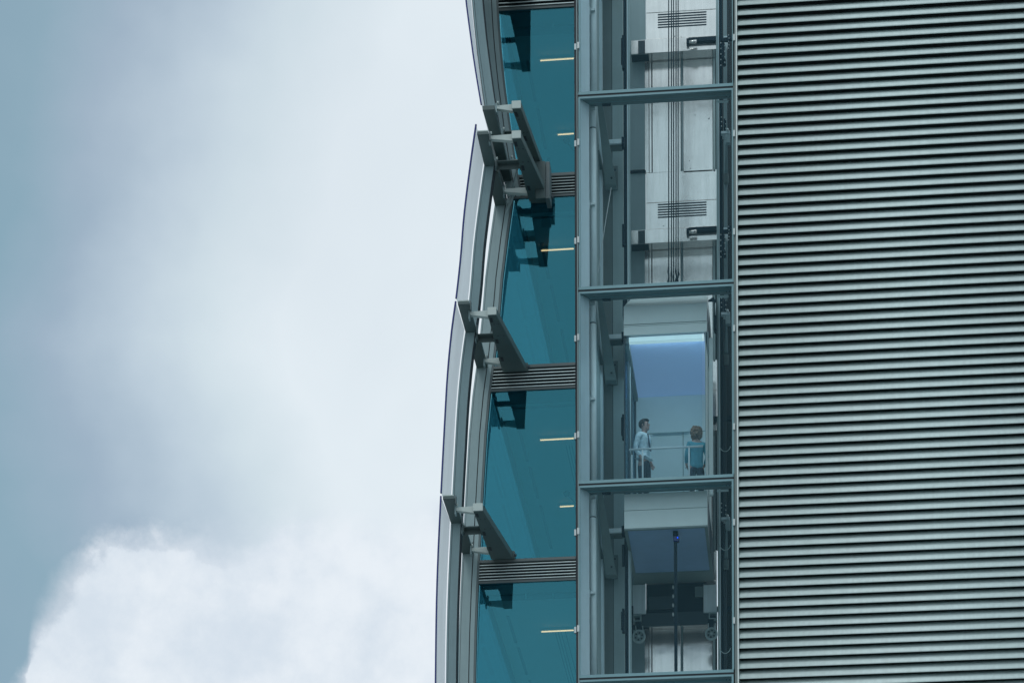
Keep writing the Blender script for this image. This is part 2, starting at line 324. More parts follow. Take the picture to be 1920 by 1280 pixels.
# ------------------------------------------------------------------ glass front of the lift shaft
TL = [-184.0, 179.8, 545.0, 908.2, 1272.0, 1636.0]        # rows of the dark joints at the left end
sh = empty('lift_shaft', W(1230, 1400, 0.2), 'glazed lift shaft with teal framed panes between the office glass and the louvre wall', 'lift shaft')
XL, XR = 1084.2, 1375.6
for i in range(5):
    ya, yb = TL[i] + 2.2, TL[i + 1] - 1.6
    if i == 4: yb = 1400
    fr = MB()
    fr.px(XL, ya, XR, ya + 3.6, 0.0, 0.05); fr.px(XL, yb - 5.4, XR, yb, 0.0, 0.05)
    fr.box((W(XL, ya, 0).x, 0, W(XL, yb - 5.4, 0).z + .001), (W(XL + 3.6, ya, 0).x, 0.05, W(XL, ya + 3.6, 0).z - .001))
    fr.box((W(XR - 3.8, ya, 0).x, 0, W(XL, yb - 5.4, 0).z + .001), (W(XR, ya, 0).x, 0.05, W(XL, ya + 3.6, 0).z - .001))
    f = fr.build('pane_frame', 'frame', sh)
    MB().box((W(XL + 3.5, ya, 0).x, 0.018, W(XL, yb - 5.3, 0).z), (W(XR - 3.7, ya, 0).x, 0.030, W(XL, ya + 3.5, 0).z)).build('pane', 'g_shaft', f)
    bx('joint', 'gap', XL - 4, TL[i] - 1.4, XR + 1.5, TL[i] + 2.0, 0.012, 0.05, sh)
    # beam behind the joint: deep soffit, paler middle strip painting its highlight line, lower flange
    y = TL[i]
    bx('crossbeam', 'soffit', XL + 3.5, y - 1.5, XR - 1, y + 4.8, 0.055, 0.20, sh)
    bx('crossbeam_painted_highlight', 'frame', XL + 8, y + 8.0, XR - 2, y + 14.8, 0.262, 0.016, sh)
    bx('lower_beam', 'soffit', XL + 14, y + 4, XR - 3, y + 14.0, 0.285, 0.15, sh)
    bx('splice_plate', 'wall_grey', 1344, y + 9.2, 1366, y + 13.6, 0.255, .006, sh)
    bx('cable_box', 'rail_dark', 1129, y + 13, 1145, y + 17.5, 0.34, .06, sh, .004)
    for xx in (1108, 1362, 1368): MB().tube([W(xx, y + 1.5, .05), W(xx, y + 1.5, .056)], .012, 6).build('bolt', 'steel_dark', sh)
    # left post of the bay, splayed inwards, then the round column and its brackets
    yt, yb2 = TL[i] + 6, TL[i + 1] - 2
    z1, z0 = W(1090, yt, 0.06).z, W(1090, yb2, 0.06).z
    xa0, xa1 = W(1087.6, yt, .06).x, W(1104.6, yt, .30).x
    MB().hexa([(xa0, 0.06, z0), (xa1, 0.30, z0), (xa1 - 0.02, 0.34, z0), (xa0 - 0.03, 0.10, z0), (xa0, 0.06, z1), (xa1, 0.30, z1), (xa1 - 0.02, 0.34, z1), (xa0 - 0.03, 0.10, z1)]).build('side_panel', 'panel_pale', sh)
    c0, c1 = W(1112.6, yb2 + 8, 0.52), W(1112.6, yt + 8, 0.52)
    cj = W(1112.6, TL[i] + 62, 0.52).z
    MB().tube([(c0.x, 0.52, c0.z), (c0.x, 0.52, cj - .012)], 0.069, 16).build('column', 'column', sh)
    MB().tube([(c0.x, 0.52, cj + .012), (c0.x, 0.52, c1.z)], 0.069, 16).build('column', 'column', sh)
    MB().tube([(c0.x, 0.52, cj - .012), (c0.x, 0.52, cj + .012)], 0.062, 12).build('column_joint', 'steel_dark', sh)
    for yy in (TL[i] + 202, TL[i] + 22):
        m = MB(); m.px(1103.6, yy - 5, 1106.6, yy + 9, 0.36, 0.05); m.px(1106.7, yy - 2, 1115.5, yy + 2, 0.37, 0.08); m.build('column_clip', 'clip', sh, 0.004)
    # glass clips on the mullion to the left, and on the right frame
    for yy in (TL[i] + 88.5, TL[i] + 271):
        bx('glass_clip', 'clip', 1076.6, yy - 5, 1080.4, yy + 6.5, -0.03, 0.03, sh, 0.003); bx('glass_clip', 'clip', 1082.0, yy - 8, 1086.2, yy + 4, -0.03, 0.03, sh, 0.003)
    for yy in (TL[i] + 70, TL[i] + 254):
        bx('glass_clip', 'clip', 1374.4, yy - 6, 1378.4, yy + 6, -0.03, 0.03, sh, 0.003)
    # diagonal brace with its foot plate and the stub that holds the guide rail
    p, q = W(1125.5, TL[i] + 18, 0.62), W(1146, TL[i] + 172, 1.75)
    m = MB(); w0, w1 = 0.055, 0.115
    m.hexa([p + Vector((-w0, -w0, 0)), p + Vector((w0, -w0, 0)), p + Vector((w0, w0, 0)), p + Vector((-w0, w0, 0)), p + Vector((0, 0, 0)) + Vector((-w0, -w0, .01)), p + Vector((w0, -w0, .01)), p + Vector((w0, w0, .01)), p + Vector((-w0, w0, .01))])
    m.bm.clear()
    m.hexa([q + Vector((-w1, -0.1, 0)), q + Vector((w1, -0.1, 0)), q + Vector((w1, 0.1, 0)), q + Vector((-w1, 0.1, 0)), p + Vector((-w0, -0.1, 0)), p + Vector((w0, -0.1, 0)), p + Vector((w0, 0.1, 0)), p + Vector((-w0, 0.1, 0))])
    m.build('brace', 'brace', sh, 0.008)
    MB().bar(W(1120.5, TL[i] + 105, 1.2), W(1133, TL[i] + 158, 1.9), 0.07).build('brace', 'brace', sh)
    bx('foot_plate', 'wall_dark', 1140, TL[i] + 132, 1158.5, TL[i] + 177, 2.06, 0.02, sh, 0.004)
    fpt = MB(); fpt.px(1134, TL[i] + 134, 1139.5, TL[i] + 152, 1.55, 0.12); fpt.px(1141, TL[i] + 150, 1151, TL[i] + 168, 1.66, 0.10); fpt.build('foot_bracket', 'brace', sh, 0.01)
    for xx, yy in ((1137.5, 146), (1146.5, 154), (1153, 139)): MB().tube([W(xx, TL[i] + yy, 1.50), W(xx, TL[i] + yy, 1.58)], 0.022, 8).build('bolt', 'steel_dark', sh)
    bx('rail_stub', 'panel_pale', 1137, TL[i] + 82, 1167, TL[i] + 90.5, 1.30, 0.30, sh, 0.006)
    bx('rail_stub_web', 'wall_dark', 1137.5, TL[i] + 91.0, 1166, TL[i] + 94, 1.34, 0.24, sh)
    bx('rail_bolt_plate', 'rail_dark', 1165.4, TL[i] + 77, 1170.6, TL[i] + 92, 1.26, 0.2, sh)
# mullion between office glass and shaft
bx('mullion', 'gap', 1078.6, -80, 1082.2, 1400, -0.012, 0.16, sh)
bx('mullion_cover', 'mull', 1082.4, -80, 1084.0, 1400, -0.02, 0.12, sh)
# inside walls
sw = empty('shaft_wall', W(1150, 1400, 2.1), 'grey inner side wall of the lift shaft with narrow vertical seams', 'shaft wall')
bx('side_strip', 'panel_pale', 1120.6, -120, 1129.8, 1440, 1.6, 0.25, sw)
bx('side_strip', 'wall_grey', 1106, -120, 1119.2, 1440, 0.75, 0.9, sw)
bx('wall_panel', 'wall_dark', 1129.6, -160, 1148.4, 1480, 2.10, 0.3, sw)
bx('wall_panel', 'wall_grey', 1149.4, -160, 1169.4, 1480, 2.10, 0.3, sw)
bx('seam', 'gap', 1148.2, -160, 1149.6, 1480, 2.115, 0.2, sw)
# wire in the second bay
tag(MB().tube([W(1146, 352, 1.5), W(1136, 412, 1.4), W(1121.2, 512, 1.1)], 0.008, 5).build('wire', 'white'), 'thin pale wire hanging slantwise below a brace in the lift shaft', 'wire')

# ------------------------------------------------------------------ landings behind the shaft: stainless door fronts
PB = 355.8
VW = 4.0
def landing(k, label):
    d = PB * k
    e = empty('landing_front', W(1280, 102 + PB + d, VW), label, 'lift landing', 'stainless landing fronts behind the lift shaft')
    P = lambda *a: a
    # wall flank left of the doors
    bx('side_wall', 'wall_blue', 1166, -32 + d, 1210.6, 320 + d, VW + 0.02, 0.1, e)
    bx('painted_shadow_bar', 'rail_dark', 1164, 321.5 + d, 1210.6, 325.0 + d, VW - 0.02, 0.1, e)  # thin dark bar painting a shadow line across the flank
    # upper sheets
    bx('top_sheet', 'steel', 1211.4, -31 + d, 1344, 24.8 + d, VW, 0.08, e, 0.003)
    v = bx('vent_sheet', 'steel', 1211.4, 25.8 + d, 1344, 74.8 + d, VW, 0.08, e, 0.003)
    for j in range(6):
        y = 23.0 + d + j * 4.75
        bx('vent_slot', 'rail_dark', 1233.4, y + 4, 1324.6, y + 6.2, VW - 0.006, 0.02, e)
    # projecting lintel band
    b = bx('lintel', 'steel', 1183.2, 76.5 + d, 1344, 102 + d, VW - 0.34, 0.30, e, 0.004)
    bx('lintel_painted_reflection', 'steel_dark', 1196.5, 76.8 + d, 1209.5, 101.8 + d, VW - 0.343, 0.01, b)  # dark square paints a reflection on the lintel face
    bx('lintel_painted_shadow', 'rail_dark', 1183.6, 102.6 + d, 1216, 104.0 + d, VW - 0.3, 0.28, e)  # dark strip stands in for the shadow under the lintel
    # jambs, doors, header bar
    bx('jamb', 'steel', 1209, 106 + d, 1216.4, 324 + d, VW + .01, 0.07, e, 0.003)
    bx('jamb', 'steel', 1217.4, 106 + d, 1221.4, 324 + d, VW, 0.08, e, 0.003)
    bx('door_leaf', 'steel', 1223.4, 112.6 + d, 1276.2, 324 + d, VW, 0.06, e, 0.003)
    bx('door_head', 'steel', 1223.4, 104 + d, 1276.2, 111.8 + d, VW, 0.06, e, 0.003)
    bx('door_stile', 'wall_blue', 1277.6, 104 + d, 1280.2, 324 + d, VW + .008, 0.06, e)
    bx('door_leaf', 'steel', 1281.2, 112.2 + d, 1336, 324 + d, VW, 0.06, e, 0.003)
    bx('door_head', 'steel', 1281.2, 103.6 + d, 1336, 111.4 + d, VW, 0.06, e, 0.003)
    bx('jamb', 'wall_grey', 1337, 100 + d, 1341, 322 + d, VW, 0.08, e, 0.003)
    bx('recess', 'gap', 1209.2, 100 + d, 1345, 324.5 + d, VW + 0.085, 0.05, e)
    # door operator arm
    m = MB(); m.px(1291, 70.5 + d, 1372, 79.0 + d, VW - 0.44, 0.09); m.px(1287, 72 + d, 1291.5, 82 + d, VW - 0.45, 0.12)
    m.build('operator_arm', 'rail_dark', e, 0.006)
    MB().tube([W(1292, 79.5 + d, VW - .5), W(1306, 78.5 + d, VW - .5)], [0.03, 0.045], 8).build('operator_joint', 'steel', e)
    for _ in range(12):
        xx, yy = random.uniform(1226, 1333), random.choice((28, 70, 214, 222, 300, 318)) + random.uniform(-2, 2) + d
        MB().tube([W(xx, yy, VW - .006), W(xx, yy, VW + .01)], 0.010, 6).build('rivet', 'steel_dark', e)
    return e
landing(-1, 'stainless landing door front at the very top of the photo behind the shaft')
landing(0, 'upper stainless landing front with vent slots and twin doors behind the lift ropes')
landing(1, 'stainless landing front directly above the lift car roof where the ropes end')
landing(2, 'stainless landing front mostly hidden behind the lift car')
landing(3, 'dark stainless landing doors seen below the underside of the lift car')
bx_wall = MB().px(1345, -420, 1500, 1700, VW + 0.14, 0.2).build('rear_wall', 'backing'); tag(bx_wall, 'rear wall in the shaded right corner of the lift shaft, painted black for the shade', 'wall')  # corner shade put into the wall colour as black
MB  # keep

# ------------------------------------------------------------------ guide rails and right-hand equipment
def rail(x0, x1, V, label, y0=-120, y1=1440):
    e = empty('guide_rail', W((x0 + x1) / 2, y1, V), label, 'guide rail', 'vertical guide rails in the lift shaft')
    return e
r1 = rail(1170, 1180, 1.5, 'black guide rail with pale flange running down the left of the lift car')
bx('rail_web', 'rail_dark', 1170.4, -120, 1176.4, 1440, 1.48, 0.06, r1)
bx('rail_flange', 'panel_pale', 1177.2, -120, 1178.6, 1440, 1.50, 0.10, r1); bx('rail_flange', 'wall_grey', 1179.0, -120, 1182.2, 1440, 1.56, 0.08, r1)
for ya, yb in ((66, 128), (420, 459), (776, 822), (1020, 1058), (1140, 1184)):
    m = MB(); m.px(1166.3, ya, 1170.8, yb, 1.42, 0.12); m.build('rail_clamp', 'rail_dark', r1, 0.004)
    if yb - ya > 40:
        m = MB()
        for j in range(int((yb - ya - 8) / 5)): m.px(1164.4, ya + 6 + j * 5, 1166.8, ya + 8.6 + j * 5, 1.44, 0.06)
        m.build('clamp_teeth', 'rail_dark', r1)
r2 = rail(1344, 1350, 1.5, 'pale grey guide rail running down the right of the lift car')
bx('rail_web', 'wall_grey', 1344.4, -120, 1347.6, 1440, 1.7, 0.08, r2); bx('rail_flange', 'panel_pale', 1348.0, -120, 1349.6, 1440, 1.72, 0.08, r2)
bx('rail_back', 'rail_dark', 1350, -120, 1355.6, 1440, 1.9, 0.08, r2)
r3 = rail(1356, 1363, 1.9, 'teal grey counterweight rail nearest the louvre wall')
bx('rail_web', 'wall_blue', 1356.6, -120, 1363.2, 560, 2.2, 0.10, r3); bx('rail_web', 'steel_dark', 1357.6, 560, 1362.0, 1440, 2.2, 0.10, r3)
bx('rail_edge', 'steel_dark', 1350.8, 700, 1351.8, 1440, 1.86, 0.03, r3); bx('rail_edge', 'wall_dark', 1346.0, 560, 1347.0, 1440, 1.62, 0.03, r2)
def cluster(y, label, kind=0):
    e = empty('rail_bracket', W(1358, y + 50, 1.8), label, 'bracket', 'bolted brackets beside the right guide rails')
    if kind == 0:
        bx('bracket_plate', 'panel_pale', 1356.6, y - 4, 1363.4, y - 1.2, 1.8, 0.2, e, 0.003); bx('bracket_arm', 'rail_dark', 1352, y, 1366, y + 5.5, 1.76, 0.1, e)
        p0, p1, p2 = W(1358, y + 8, 1.76), W(1364.6, y + 8, 1.76), W(1363.4, y + 21, 1.76)
        m = MB(); q = [p0, p1, p2]; v = [m.bm.verts.new(a) for a in q] + [m.bm.verts.new(a + Vector((0, .05, 0))) for a in q]
        m.bm.faces.new(v[:3]); m.bm.faces.new(v[3:][::-1])
        for i in range(3): m.bm.faces.new([v[i], v[i + 3], v[(i + 1) % 3 + 3], v[(i + 1) % 3]])
        m.build('gusset', 'clip', e)
        m = MB(); m.px(1352, y + 8, 1358.6, y + 42, 1.7, 0.12); m.px(1355, y + 38, 1361, y + 50, 1.72, 0.1); m.build('chain_guard', 'rail_dark', e, 0.02)
        m = MB()
        for j in range(9): m.ball(W(1351.6 + (j % 2) * 7.4, y + 9 + j * 5.2, 1.68), 0.014, 6, 4)
        m.build('bolt_row', 'clip', e)
        m = MB()
        for j in range(5): m.ball(W(1366 + (j % 2) * 0.8, y - 6 + j * 6.2, 1.68), 0.012, 6, 4)
        m.build('bolt_row', 'clip', e)
    else:
        bx('bracket_plate', 'panel_pale', 1352, y, 1368.6, y + 4.6, 1.78, 0.22, e, 0.004); bx('bracket_box', 'wall_blue', 1360.2, y + 5.0, 1369, y + 22, 1.76, 0.12, e, 0.006)
        m = MB(); m.ball(W(1364, y - 2.6, 1.74), 0.03, 8, 5); m.build('bolt_head', 'clip', e)
        m = MB(); m.px(1351, y + 8, 1354, y + 13, 1.7, .06); m.px(1357, y - 24, 1361.5, y - 4, 1.74, .1); m.build('chain_guard', 'rail_dark', e, 0.01)
        m = MB()
        for j in range(6): m.ball(W(1352.8 + (j % 2) * 8, y - 26 + j * 4.2, 1.68), 0.012, 6, 4)
        m.build('bolt_row', 'clip', e)
        p, q = W(1362.5, y + 22, 1.9), W(1358.4, y + 76, 2.1)
        q2 = W(1365, y + 76, 2.1)
        m = MB(); m.hexa([q, q2, q2 + Vector((0, .05, 0)), q + Vector((0, .05, 0)), p + Vector((-.012, 0, 0)), p + Vector((.012, 0, 0)), p + Vector((.012, .05, 0)), p + Vector((-.012, .05, 0))]); m.build('gusset', 'wall_blue', e)
        bx('foot_block', 'wall_dark', 1357.4, y + 79, 1366, y + 96, 2.1, 0.08, e)
cluster(72, 'uppermost black bracket with white gusset beside the operator arm', 0)
cluster(431, 'black bracket with white gusset beside the second operator arm', 0)
cluster(246, 'pale boxed bracket on the right rail just under the top crossbeam', 1)
cluster(585, 'pale boxed bracket right of the lift car roof', 1)
cluster(969, 'pale boxed bracket right of the lift car underside', 1)
for yb, label in ((845, 'thin grey cable loop in the dark corner beside the lift car'), (1030, 'thin grey cable loop below, beside the lift car underside'), (1223, 'thin grey cable loop in the bottom right corner of the shaft')):
    pts_ = []
    for j in range(13):
        t = j / 12; a = math.pi * (1 + t)
        pts_.append(W(1359.5 + 10.5 * math.cos(a), yb - 12 - 10 * math.sin(a) * -1 * -1 + 0, 1.4))
    pts_ = [W(1359.5 - 10.5 * math.cos(math.pi * j / 12), yb - 12 + 13 * math.sin(math.pi * j / 12), 1.4) for j in range(12)]
    pts_ = [W(1349, yb - 70, 1.4)] + pts_
    tag(MB().tube(pts_, 0.007, 5).build('cable_loop', 'wall_grey'), label, 'cable')

# ------------------------------------------------------------------ hoist ropes
for i, x in enumerate((1253.8, 1259.0, 1263.0, 1267.6, 1271.5)):
    e = empty('hoist_rope', W(x, 556, 1.7), ('leftmost', 'second from left', 'middle', 'second from right', 'rightmost')[i] + ' of the five dark hoist ropes above the lift car', 'rope', 'hoist ropes above the lift car')
    a, b = W(x, -120, 1.7), W(x, 500 + 6 * (i % 3), 1.7)
    MB().tube([a, b], 0.0115, 6).build('rope', 'rail_dark', e)
    c = W(x, 556, 1.7); pts_ = [b]
    for j in range(1, 6): pts_.append(b.lerp(c, j / 6) + Vector((random.uniform(-.012, .012), 0, 0)))
    pts_.append(c)
    MB().tube(pts_, [0.012, .02, .014, .024, .026, .022, .02], 7).build('rope_end', 'rail_dark', e)

# ------------------------------------------------------------------ lift car
VF, VB = 0.42, 3.28
XA, XB = 1169.4, 1325.6
car = empty('lift_car', W(1248, 990, VF), 'glass fronted lift car with pale panels, blue ceiling and white handrail', 'lift')
uA, uB = W(XA, 640, VF).x, W(XB, 640, VF).x
z_ht, z_hs1, z_hs2, z_hb = W(XA, 575, VF).z, W(XA, 608.8, VF).z, W(XA, 612.6, VF).z, W(XA, 629.2, VF).z
z_fl, z_sk, z_bt = W(XA, 926, VF).z, W(XA, 957.4, VF).z, W(XA, 990.6, VF).z
MB().box((uA, VF, z_hs1), (uB, VF + 0.05, z_ht)).build('header_panel', 'cab', car, 0.004)
MB().box((uA, VF + 0.002, z_hs2 + .006), (uB, VF + 0.05, z_hs1 - .012)).build('header_trim', 'cab', car)
MB().box((uA, VF, z_hb), (uB, VF + 0.05, z_hs2)).build('header_panel', 'cab', car, 0.004)
MB().box((uA + .01, VF + 0.02, z_hb + .01), (uB - .01, VF + 0.06, z_ht - .02)).build('header_backing', 'gap', car)
# roof: sloped rim that catches the sky, flat top, side cheeks
m = MB(); z2 = W(XA, 563, VF + 0.5).z
m.hexa([(uA, VF, z_ht + .001), (uB, VF, z_ht + .001), (uB, VB, z_ht + .001), (uA, VB, z_ht + .001), (uA + .12, VF + .34, z_ht + .30), (uB + .0, VF + .34, z_ht + .30), (uB, VB - .1, z_ht + .30), (uA + .12, VB - .1, z_ht + .30)])
m.build('roof_rim', 'cab', car, 0.004)
MB().box((uB - .05, VF + .052, z_hb), (uB, VB, z_ht)).build('header_side', 'steel_dark', car)
MB().box((uA, VF + .052, z_hb), (uA + .05, VB, z_ht)).build('header_side', 'wall_dark', car)
# interior
zc = W(XA, 633.5, VF).z
MB().box((uA + .10, VF + .20, zc), (uB - .06, VB, zc + .03)).build('ceiling', 'cab_blue', car)
MB().box((uA + .10, VF + .055, zc - .055), (uB - .06, VF + .195, zc + .03)).build('cove_light', 'cove', car)
MB().box((uA + .052, VF + .06, z_fl - .05), (uB - .052, VB, z_fl)).build('floor', 'cab', car)
al = bpy.data.lights.new('cove_lamp', 'AREA'); al.shape = 'RECTANGLE'; al.size = uB - uA - .3; al.size_y = .10; al.energy = 11; al.color = (0.86, 0.97, 1.0)
lo = bpy.data.objects.new('cove_lamp', al); C.objects.link(lo); lo.parent = car; lo.location = Vector(((uA + uB) / 2, VF + .21, zc - .06)) - ORG[car.name]; lo.rotation_euler = (math.radians(38), 0, 0)
rear = MB(); uS1, uS2 = W(1200.5, 850, VB).x, W(1281, 850, VB).x
zr = W(1222, 812, VB - .05).z
for a, b in ((uA + .05, uS1 - .006), (uS1 + .006, uS2 - .006), (uS2 + .006, uB - .05)):
    MB().box((a, VB - .04, z_fl), (b, VB, zr - .006)).build('rear_panel', 'cab_wall', car, .003); 
MB().box((uA + .05, VB - .04, zr + .006), (uB - .05, VB, zc - .004)).build('rear_panel', 'cab_wall', car, .003)
MB().box((uA + .052, VB + .002, z_fl), (uB - .052, VB + .02, zc + .02)).build('rear_backing', 'steel_dark', car)
MB().bar(W(1224, 810, VB - .12), (W(1290, 810, VB - .12).x, VB - .12, W(1224, 810, VB - .12).z), .05, .05).build('rear_handrail', 'cab_wall', car)
MB().box((uB - .05, VF + .25, z_fl), (uB - .035, VB - .04, zc)).build('side_wall', 'cab_wall', car)
for a, b in ((VF + .09, VF + .85), (VF + .9, VF + 1.65), (VF + 1.7, VB - .05)):
    MB().box((uA + .02, a, z_fl), (uA + .035, b, zc)).build('side_pane', 'g_cab', car)
for a in (VF + .85, VF + 1.65, VB - .05): MB().box((uA + .01, a + .002, z_fl), (uA + .06, a + .048, zc)).build('side_post', 'steel_dark', car)
MB().box((uA + .005, VF + .06, zc - .08), (uA + .095, VB - .04, zc + .025)).build('side_head', 'wall_dark', car)
MB().box((uA + .05, VF + .02, z_fl), (uB - .10, VF + .032, z_hb)).build('front_pane', 'g_cab', car)
MB().box((uA, VF + .004, z_fl), (uA + .022, VF + .05, z_hb)).build('corner_post', 'steel_dark', car)
ux = W(1322.4, 700, VF).x
MB().box((ux, VF + .004, z_fl), (ux + .014, VF + .05, z_hb)).build('corner_post', 'wall_blue', car); MB().box((ux + .045, VF + .004, z_fl), (ux + .06, VF + .05, z_hb)).build('corner_post', 'wall_blue', car)
ux = W(1329.6, 700, VF + .3).x; zz = W(1329.6, 928, VF + .3).z
MB().box((ux, VF + .30, zz), (W(1336.6, 700, VF + .3).x, VF + .36, z_hb)).build('side_rail_cover', 'cab', car)
cpx = W(1283, 850, VB - .06)
MB().box((cpx.x + .10, VB - .055, z_fl + 1.0), (cpx.x + .24, VB - .042, z_fl + 1.75)).build('button_panel', 'steel', car)
# skirt below the floor
MB().box((uA, VF, z_sk + .006), (uB, VF + .04, z_fl - .0)).build('skirt_panel', 'cab', car, .003)
MB().box((uA, VF, z_bt), (uB, VF + .04, z_sk - .002)).build('skirt_panel', 'cab', car, .003)
MB().box((uB - .03, VF + .042, z_bt), (uB, VB + .12, z_fl - .06)).build('skirt_side', 'steel_dark', car)
MB().box((uA, VF + .042, z_bt), (uA + .03, VB + .12, z_fl - .06)).build('skirt_side', 'wall_dark', car)
m = MB(); fw = .06
m.box((uA, VF + .0, z_bt - .03), (uB, VF + .06, z_bt - .002)); m.box((uA, VF + .062, z_bt - .03), (uA + fw, VB - .45, z_bt - .002)); m.box((uB - fw, VF + .062, z_bt - .03), (uB, VB - .45, z_bt - .002)); m.box((uA, VB - .448, z_bt - .03), (uB, VB + .12, z_bt - .002))
m.build('underside_frame', 'brace', car)
MB().box((uA + fw + .002, VF + .062, z_bt - .012), (uB - fw - .002, VB - .45, z_bt - .004)).build('underside_panel', 'cab_under', car)
# front handrail
vr = VF + .16
za_ = W(1180, 842.6, vr).z
xl, xr = W(1180, 842, vr).x, W(1318, 834, vr).x
MB().tube([(xl, vr, za_), (xr, vr, za_)], .021, 10).build('handrail', 'white', car)
for x in (1205, 1292): MB().tube([(W(x, 860, vr).x, vr, z_fl), (W(x, 860, vr).x, vr, za_ - .016)], .018, 10).build('rail_post', 'white', car)
MB().tube([(xl + .02, vr + .35, za_), (xl + .01, vr, za_)], .019, 8).build('handrail', 'steel', car)
MB().tube([(W(1184.6, 860, vr).x, vr + .02, z_fl), (W(1184.6, 860, vr).x, vr + .02, za_ - .10)], .016, 10).build('rail_post', 'white', car)
# sling, guards and pulleys under the car, at its rear
vs = VB - .02
bx('under_guard', 'column', 1186.2, 1096, 1210.6, 1150, vs, .06, car, .004)
bx('under_guard', 'column', 1319, 1096, 1344, 1147, vs, .06, car, .004)
bx('under_beam', 'steel_dark', 1190, 1150, 1342, 1174, vs + .10, .06, car)
bx('under_beam', 'rail_dark', 1211.5, 1096, 1318.5, 1152, vs + .16, .05, car)
bx('motor_plate', 'steel_dark', 1216, 1118, 1262, 1142, vs + .10, .05, car); bx('motor_plate', 'wall_dark', 1303, 1099, 1318, 1118, vs + .08, .05, car)
for (x, y) in ((1186.6, 1152), (1329, 1147.6)):
    m = MB(); m.px(x, y, x + 15.5, y + 1.4, vs - .04, .12); m.px(x, y + 1.5, x + 1.5, y + 10.5, vs - .04, .12); m.px(x + 14, y + 1.5, x + 15.5, y + 10.5, vs - .04, .12); m.px(x, y + 10.6, x + 15.5, y + 12, vs - .04, .12)
    m.build('open_bracket', 'wall_grey', car)
for (x, y, rpx, lab) in ((1198, 1192.6, 12.6, ''), (1334, 1187.6, 12.0, '')):
    c = W(x, y, vs - .08); R = rpx / 92.0
    # wheel: rim, web with six holes, hub
    m = MB(); N = 32; prof_ = [(R, -.03), (R, .03), (R * .78, .03), (R * .78, -.03)]
    rs = [[m.bm.verts.new(c + Vector((math.cos(2 * math.pi * k / N) * r, v, math.sin(2 * math.pi * k / N) * r))) for r, v in prof_] for k in range(N)]
    for k in range(N):
        for j in range(4): m.bm.faces.new([rs[k][j], rs[k][(j + 1) % 4], rs[(k + 1) % N][(j + 1) % 4], rs[(k + 1) % N][j]])
    pw = m.build('pulley', 'wall_grey', car)
    MB().tube([c + Vector((0, -.012, 0)), c + Vector((0, .012, 0))], R * .79, 28).build('pulley_web', 'brace', pw)
    MB().tube([c + Vector((0, -.035, 0)), c + Vector((0, .04, 0))], R * .2, 12).build('hub', 'wall_grey', pw)
    m = MB()
    for k in range(6):
        a = math.radians(60 * k + 20); p = c + Vector((math.cos(a), 0, math.sin(a))) * R * .52
        m.tube([p + Vector((0, -.015, 0)), p + Vector((0, -.010, 0))], R * .13, 10)
    m.build('web_hole', 'gap', pw)
    MB().px(x - 7, y - 29, x + 4, y - 12.5, vs - .03, .08).build('pulley_hanger', 'rail_dark', car)
    for xx in (x - 6, x + 7): MB().bar(W(xx, y - 20, vs - .12), W(xx + 1.2, y - 7, vs - .12), .012).build('pulley_bolt', 'clip', car)
m = MB()
for j in range(4): m.ball(W(1262, 1100 + 17 * j, vs - .05), .022, 6, 4, (1, 1, 2))
m.build('rope_bead', 'white', car)
bx('side_shoe', 'rail_dark', 1183, 1135, 1187, 1192, vs - .06, .08, car); bx('side_shoe', 'wall_grey', 1346, 1130, 1350, 1172, vs - .06, .08, car)
# hitch on the roof and black roof guards
bx('rope_hitch', 'rail_dark', 1253.5, 556, 1273.5, 564, 1.62, .18, car, .01); bx('hitch_plate', 'rail_dark', 1250, 565.5, 1275.5, 567.5, 1.6, .25, car)
m = MB(); m.hexa([W(1326, 566, 1.4), W(1342, 566, 1.4), W(1342, 566, 1.5), W(1326, 566, 1.5), W(1328, 562.5, 1.4), W(1338, 556, 1.4), W(1338, 556, 1.5), W(1328, 562.5, 1.5)]); m.build('roof_guard', 'rail_dark', car)
bx('roof_box', 'rail_dark', 1338, 560, 1344, 618, 1.4, .2, car, .02); MB().tube([W(1341.5, 568, 1.36), W(1341.5, 590, 1.36)], .012, 6).build('roof_rod', 'clip', car)
m = MB(); m.hexa([W(1178, 571, 1.4), W(1201, 567.5, 1.4), W(1201, 567.5, 1.5), W(1178, 571, 1.5), W(1178, 562, 1.4), W(1189, 562, 1.4), W(1189, 562, 1.5), W(1178, 562, 1.5)]); m.build('roof_guard', 'rail_dark', car)
bx('roof_box', 'rail_dark', 1167.4, 561, 1171, 592, 1.4, .2, car)
# travelling cable hanging from the front edge, with its blue lamp
tcab = empty('travelling_cable', W(1266.5, 1420, .75), 'black travelling cable hanging under the lift car with a small blue lamp', 'cable')
bx('cable_clamp', 'rail_dark', 1261.6, 995, 1271.0, 1003, .60, .14, tcab, .004)
bx('lamp_housing', 'navy', 1262.4, 1004, 1273.4, 1014, .60, .12, tcab, .01)
MB().ball(W(1270.6, 1007.2, .585), .013, 10, 6).build('lamp', 'led', tcab)
bx('cable', 'rail_dark', 1264.2, 1014.4, 1270.2, 1420, .64, .05, tcab)

